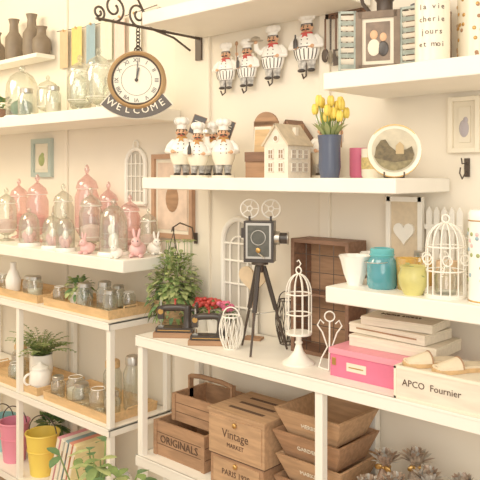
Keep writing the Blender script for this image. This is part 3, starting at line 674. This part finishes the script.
def wbasket(x,y,z,h,r,m,name):
    b=B()
    for i in range(14):
        a=2*math.pi*i/14; P=[(r*(.6+.4*math.sin(t*math.pi*.9))*math.cos(a+t*.5),r*(.6+.4*math.sin(t*math.pi*.9))*math.sin(a+t*.5),h*t+.002) for t in [k/7 for k in range(8)]]; b.tube(P,.0014,m,5)
        P=[(r*(.6+.4*math.sin(t*math.pi*.9))*math.cos(a-t*.5),r*(.6+.4*math.sin(t*math.pi*.9))*math.sin(a-t*.5),h*t+.002) for t in [k/7 for k in range(8)]]; b.tube(P,.0014,m,5)
    b.ring((0,0,.002),r*.6,.002,m); b.ring((0,0,h),r*.73,.0025,m); b.ring((0,0,h),r*.73,.002,m,'y',16,0,180); b.done(name,(x,y,z),20)
wbasket(-1.492,1.58,U1,.10,.038,METW,'white_wire_basket'); wbasket(-1.40,1.742,U1,.14,.038,DARK,'dark_wire_basket')
b=B()
for q in(-1,1): b.tube([(q*.03,0,.002),(q*.022,0,.03),(q*.006,0,.06),(q*.02,0,.10),(q*.034,0,.12),(q*.026,0,.135),(q*.016,0,.125)],.0022,METW,6)
b.tube([(0,-.03,.002),(0,-.006,.05),(0,0,.13)],.0022,METW,6); b.ring((0,0,.145),.014,.002,METW,'y',14); b.tube([(-.03,0,.003),(0,-.03,.003),(.03,0,.003)],.002,METW,5)
b.done('wire_scroll_stand',(-1.135,1.60,U1),30)
# pink box, white boxes
b=B(); b.box((0,0,.032),(.225,.21,.064),HOTP); b.box((0,0,.068),(.231,.216,.016),pm('pink_lid',(238,150,168),.5)); b.box((-.03,-.1055,.032),(.06,.002,.022),PAPER); b.box((-.03,-.107,.032),(.045,.001,.003),GOLD)
for q in(-1,1): b.box((q*.1,-.1055,.04),(.012,.003,.02),GOLD)
b.done('pink_gift_box',(-.985,1.655,U1),0,.002)
b=B(); z=0
for i,(w,d,h,dx,r) in enumerate(((.25,.15,.032,.02,2),(.235,.13,.028,.005,-4),(.20,.12,.024,.022,5))):
    M=T((dx,0,0))@RZ(r); b.box((0,0,z+h/2),(w,d,h-.002),WOODW,M); b.box((0,-d/2-.0005,z+h/2),(w*.8,.001,.004),WOODM if i==1 else PAPER,M); b.box((0,0,z+h-.006),(w+.003,d+.003,.002),CREAM,M); z+=h
b.text('Home sweet',.022,T((0.01,.0,z+.0))@RZ(5),INK,.0008)
b.done('stacked_whitewashed_boxes',(-.965,1.675,U1+.076),0,.001)
b=B(); b.fbox(.27,.16,.27,.16,.08,.007,WOODW); b.text('APCO  Fournier',.022,T((-.04,-.0805,.042))@FACE,INK)
for z in(.004,.076): b.box((0,-.0805,z),(.272,.003,.006),CREAM)
for q in(-1,1): b.box((q*.133,-.0805,.04),(.006,.003,.08),CREAM)
b.box((0,0,.072),(.25,.14,.004),PAPER)
b.done('whitewashed_drawer_box',(-.735,1.575,U1),0,.001)
SH=pm('tan_felt',(238,222,192),.9,var=.08,scale=60)
for x_,a in((-.81,-38),(-.735,-32)):
    b=B()
    V=[];prof=[(-.075,.012),(-.066,.022),(-.03,.026),(.005,.020),(.035,.024),(.058,.021),(.068,.010)]
    for y,w in prof:
        V+=[(-w,y,0),(w,y,0),(w,y,.010),(-w,y,.010)]
    n_=len(prof); F=[(0,1,2,3),(4*n_-4,4*n_-1,4*n_-2,4*n_-3)]
    for i in range(n_-1):
        for k in range(4): F.append((i*4+k,i*4+(k+1)%4,i*4+4+(k+1)%4,i*4+4+k))
    b.add(V,F,WOODL,True)
    b.add([(x,y,z+.001) for x,y,z in V],F,SH,True,T((0,0,.004))@Matrix.Diagonal((.92,.95,1,1)))
    # vamp arch over the toes
    V=[];F=[]
    for i in range(6):
        y=-.068+.056*i/5; w=.010+.016*math.sin((.35+.65*i/5)*math.pi/2); hh=.008+.016*i/5
        for k in range(9): t=math.pi*k/8; V.append((w*math.cos(t),y,.010+hh*math.sin(t)))
    for i in range(5):
        for k in range(8): F.append((i*9+k,i*9+k+1,i*9+k+10,i*9+k+9))
    b.add(V,F,SH,True); b.tube([V[45+k] for k in range(9)],.0022,WOODM,5); b.tube([V[k] for k in range(9)],.002,SH,5)
    b.done('felt_slipper',(x_,1.575,U1+.0745),a)

# ------------------------------------------------ U2 crates
def crate(b,w,d,h,m,c=(0,0,0),txt=None,s=.028,flare=0):
    b.fbox(w-flare,d-flare,w,d,h,.009,m,c)
    if not flare:
        for z in(.34,.67): b.box((c[0],c[1]-d/2-.0002,c[2]+h*z),(w,.001,.0022),INK); b.box((c[0]+w/2+.0002,c[1],c[2]+h*z),(.001,d,.0022),INK)
        for q in(-1,1): b.box((c[0]+q*(w/2-.008),c[1]-d/2-.002,c[2]+h/2),(.016,.004,h),m)
    if txt:
        M=T((c[0],c[1]-d/2-.0015,c[2]+h*.5))@FACE
        if flare: M=T((c[0],c[1]-d/2+flare/4-.0015,c[2]+h*.5))@RX(math.degrees(math.atan2(flare/2,h)))@FACE
        b.text(txt,s,M,INK if not flare else PAPER)
b=B(); crate(b,.245,.2,.115,WOODM,(0,0,0),'ORIGINALS',.036); b.done('wooden_crate',(-1.695,1.645,U2),0,.001)
b=B(); crate(b,.21,.16,.09,WOODM)
for q in(-1,1): b.box((q*.1,0,.085),(.008,.02,.10),WOODM)
b.tube([(-.1,0,.13),(-.05,0,.137),(.05,0,.137),(.1,0,.13)],.008,WOODM,10)
b.done('wooden_caddy_with_handle',(-1.665,1.665,U2+.116),0,.001)
b=B(); w,d=.225,.19
b.box((0,0,.045),(w-.012,d,.09),WOODM); b.box((0,-d/2-.001,.045),(w-.04,.004,.07),WOODB); b.text('PARIS 1920',.024,T((0,-d/2-.0035,.045))@FACE,INK)
b.box((0,0,.155),(w,d+.004,.128),WOODB); b.box((0,-d/2-.003,.155),(w-.02,.004,.105),WOODB); b.text('Vintage',.036,T((0,-d/2-.0055,.162))@FACE,INK); b.text('MARKET',.018,T((0,-d/2-.0055,.13))@FACE,INK)
b.box((0,0,.0905),(w+.001,d+.005,.003),INK)
b.box((0,0,.223),(w+.008,d+.012,.008),WOODB)
for y in(-.05,0,.05): b.box((0,y,.2272),(w*.62,.014,.001),INK)
b.ell((0,-d/2-.009,.195),(.008,.006,.008),GOLD); b.ell((0,-d/2-.006,.072),(.008,.006,.008),GOLD)
b.done('wooden_drawer_box',(-1.42,1.62,U2),0,.0012)
b=B()
for i in range(4):
    crate(b,.235-.008*(i%2),.20,.075,WOODB if i%2 else WOODM,(.006*(i%2),-.003*i,.067*i),['FARM','MARKET','GARDEN','HERBS'][i],.018,.06)
b.done('stacked_wooden_trays',(-1.18,1.65,U2),0,.001)
SP=[pm('cellophane_brown',(186,156,134),.35,metal=.15,var=.5,scale=80),pm('cellophane_silver',(218,212,202),.3,metal=.35,var=.4,scale=80),pm('cellophane_taupe',(200,178,156),.35,metal=.15,var=.45,scale=80)]
for i,(x,y,h) in enumerate(((-1.0,1.67,.21),(-.99,1.57,.17),(-.93,1.71,.22),(-.935,1.61,.18),(-.87,1.66,.20),(-.87,1.56,.15),(-.80,1.61,.16),(-.79,1.70,.19),(-.72,1.62,.15))):
    b=B(); m=SP[i%3]
    b.lathe([(0,0),(.026,0),(.030,.03),(.029,h*.45),(.013,h*.68),(.011,h*.72),(.018,h*.8),(.02,h*.86),(.0,h*.75)],m,n=36,ruf=.2,rn=9); b.ring((0,0,h*.70),.013,.003,GOLD)
    for k in range(30):
        a=k*2.4; e=1.0+.45*math.sin(k*1.3); b.leaf((.006*math.cos(a),.006*math.sin(a),h*.74),(math.cos(a)*math.cos(e),math.sin(a)*math.cos(e),math.sin(e)),h*.24,.016,SP[(i+k)%3],.2)
    for q in(-1,1): b.ell((q*.014,-.014,h*.70),(.012,.004,.008),SP[1] if i%2 else GOLD,RY(q*20))
    b.done('cellophane_wrapped_bottle',(x,y,U2),i*20)

# ------------------------------------------------ lights
def area(name,loc,tgt,size,pw,col):
    l=bpy.data.lights.new(name,'AREA'); l.shape='DISK'; l.size=size; l.energy=pw; l.color=col
    o=bpy.data.objects.new(name,l); bpy.context.scene.collection.objects.link(o); o.location=loc
    o.rotation_euler=(Vector(tgt)-Vector(loc)).to_track_quat('-Z','Y').to_euler()
area('ceiling_light',(-1.2,.1,2.6),(-1.6,1.8,1.3),1.5,27,(1,.92,.78))
area('ceiling_light',(-3.1,.5,2.6),(-2.9,1.8,1.5),1.2,29,(1,.85,.58))
area('shop_window_light',(.9,-.9,1.9),(-1.2,1.7,1.0),1.8,26,(1,.94,.84))
w=bpy.data.worlds.new('World'); bpy.context.scene.world=w; w.use_nodes=True
w.node_tree.nodes['Background'].inputs[0].default_value=(1,.92,.79,1); w.node_tree.nodes['Background'].inputs[1].default_value=1.08
# ------------------------------------------------ camera
cd=bpy.data.cameras.new('camera'); co=bpy.data.objects.new('camera',cd); bpy.context.scene.collection.objects.link(co)
co.location=(0,0,1.5); co.rotation_euler=(R(90),0,math.asin(.6775)); cd.sensor_width=36; cd.lens=52.5; cd.shift_y=-.1354; cd.clip_start=.02
bpy.context.scene.camera=co
vs=bpy.context.scene.view_settings; vs.view_transform='Standard'; vs.exposure=-.05; vs.gamma=1.15
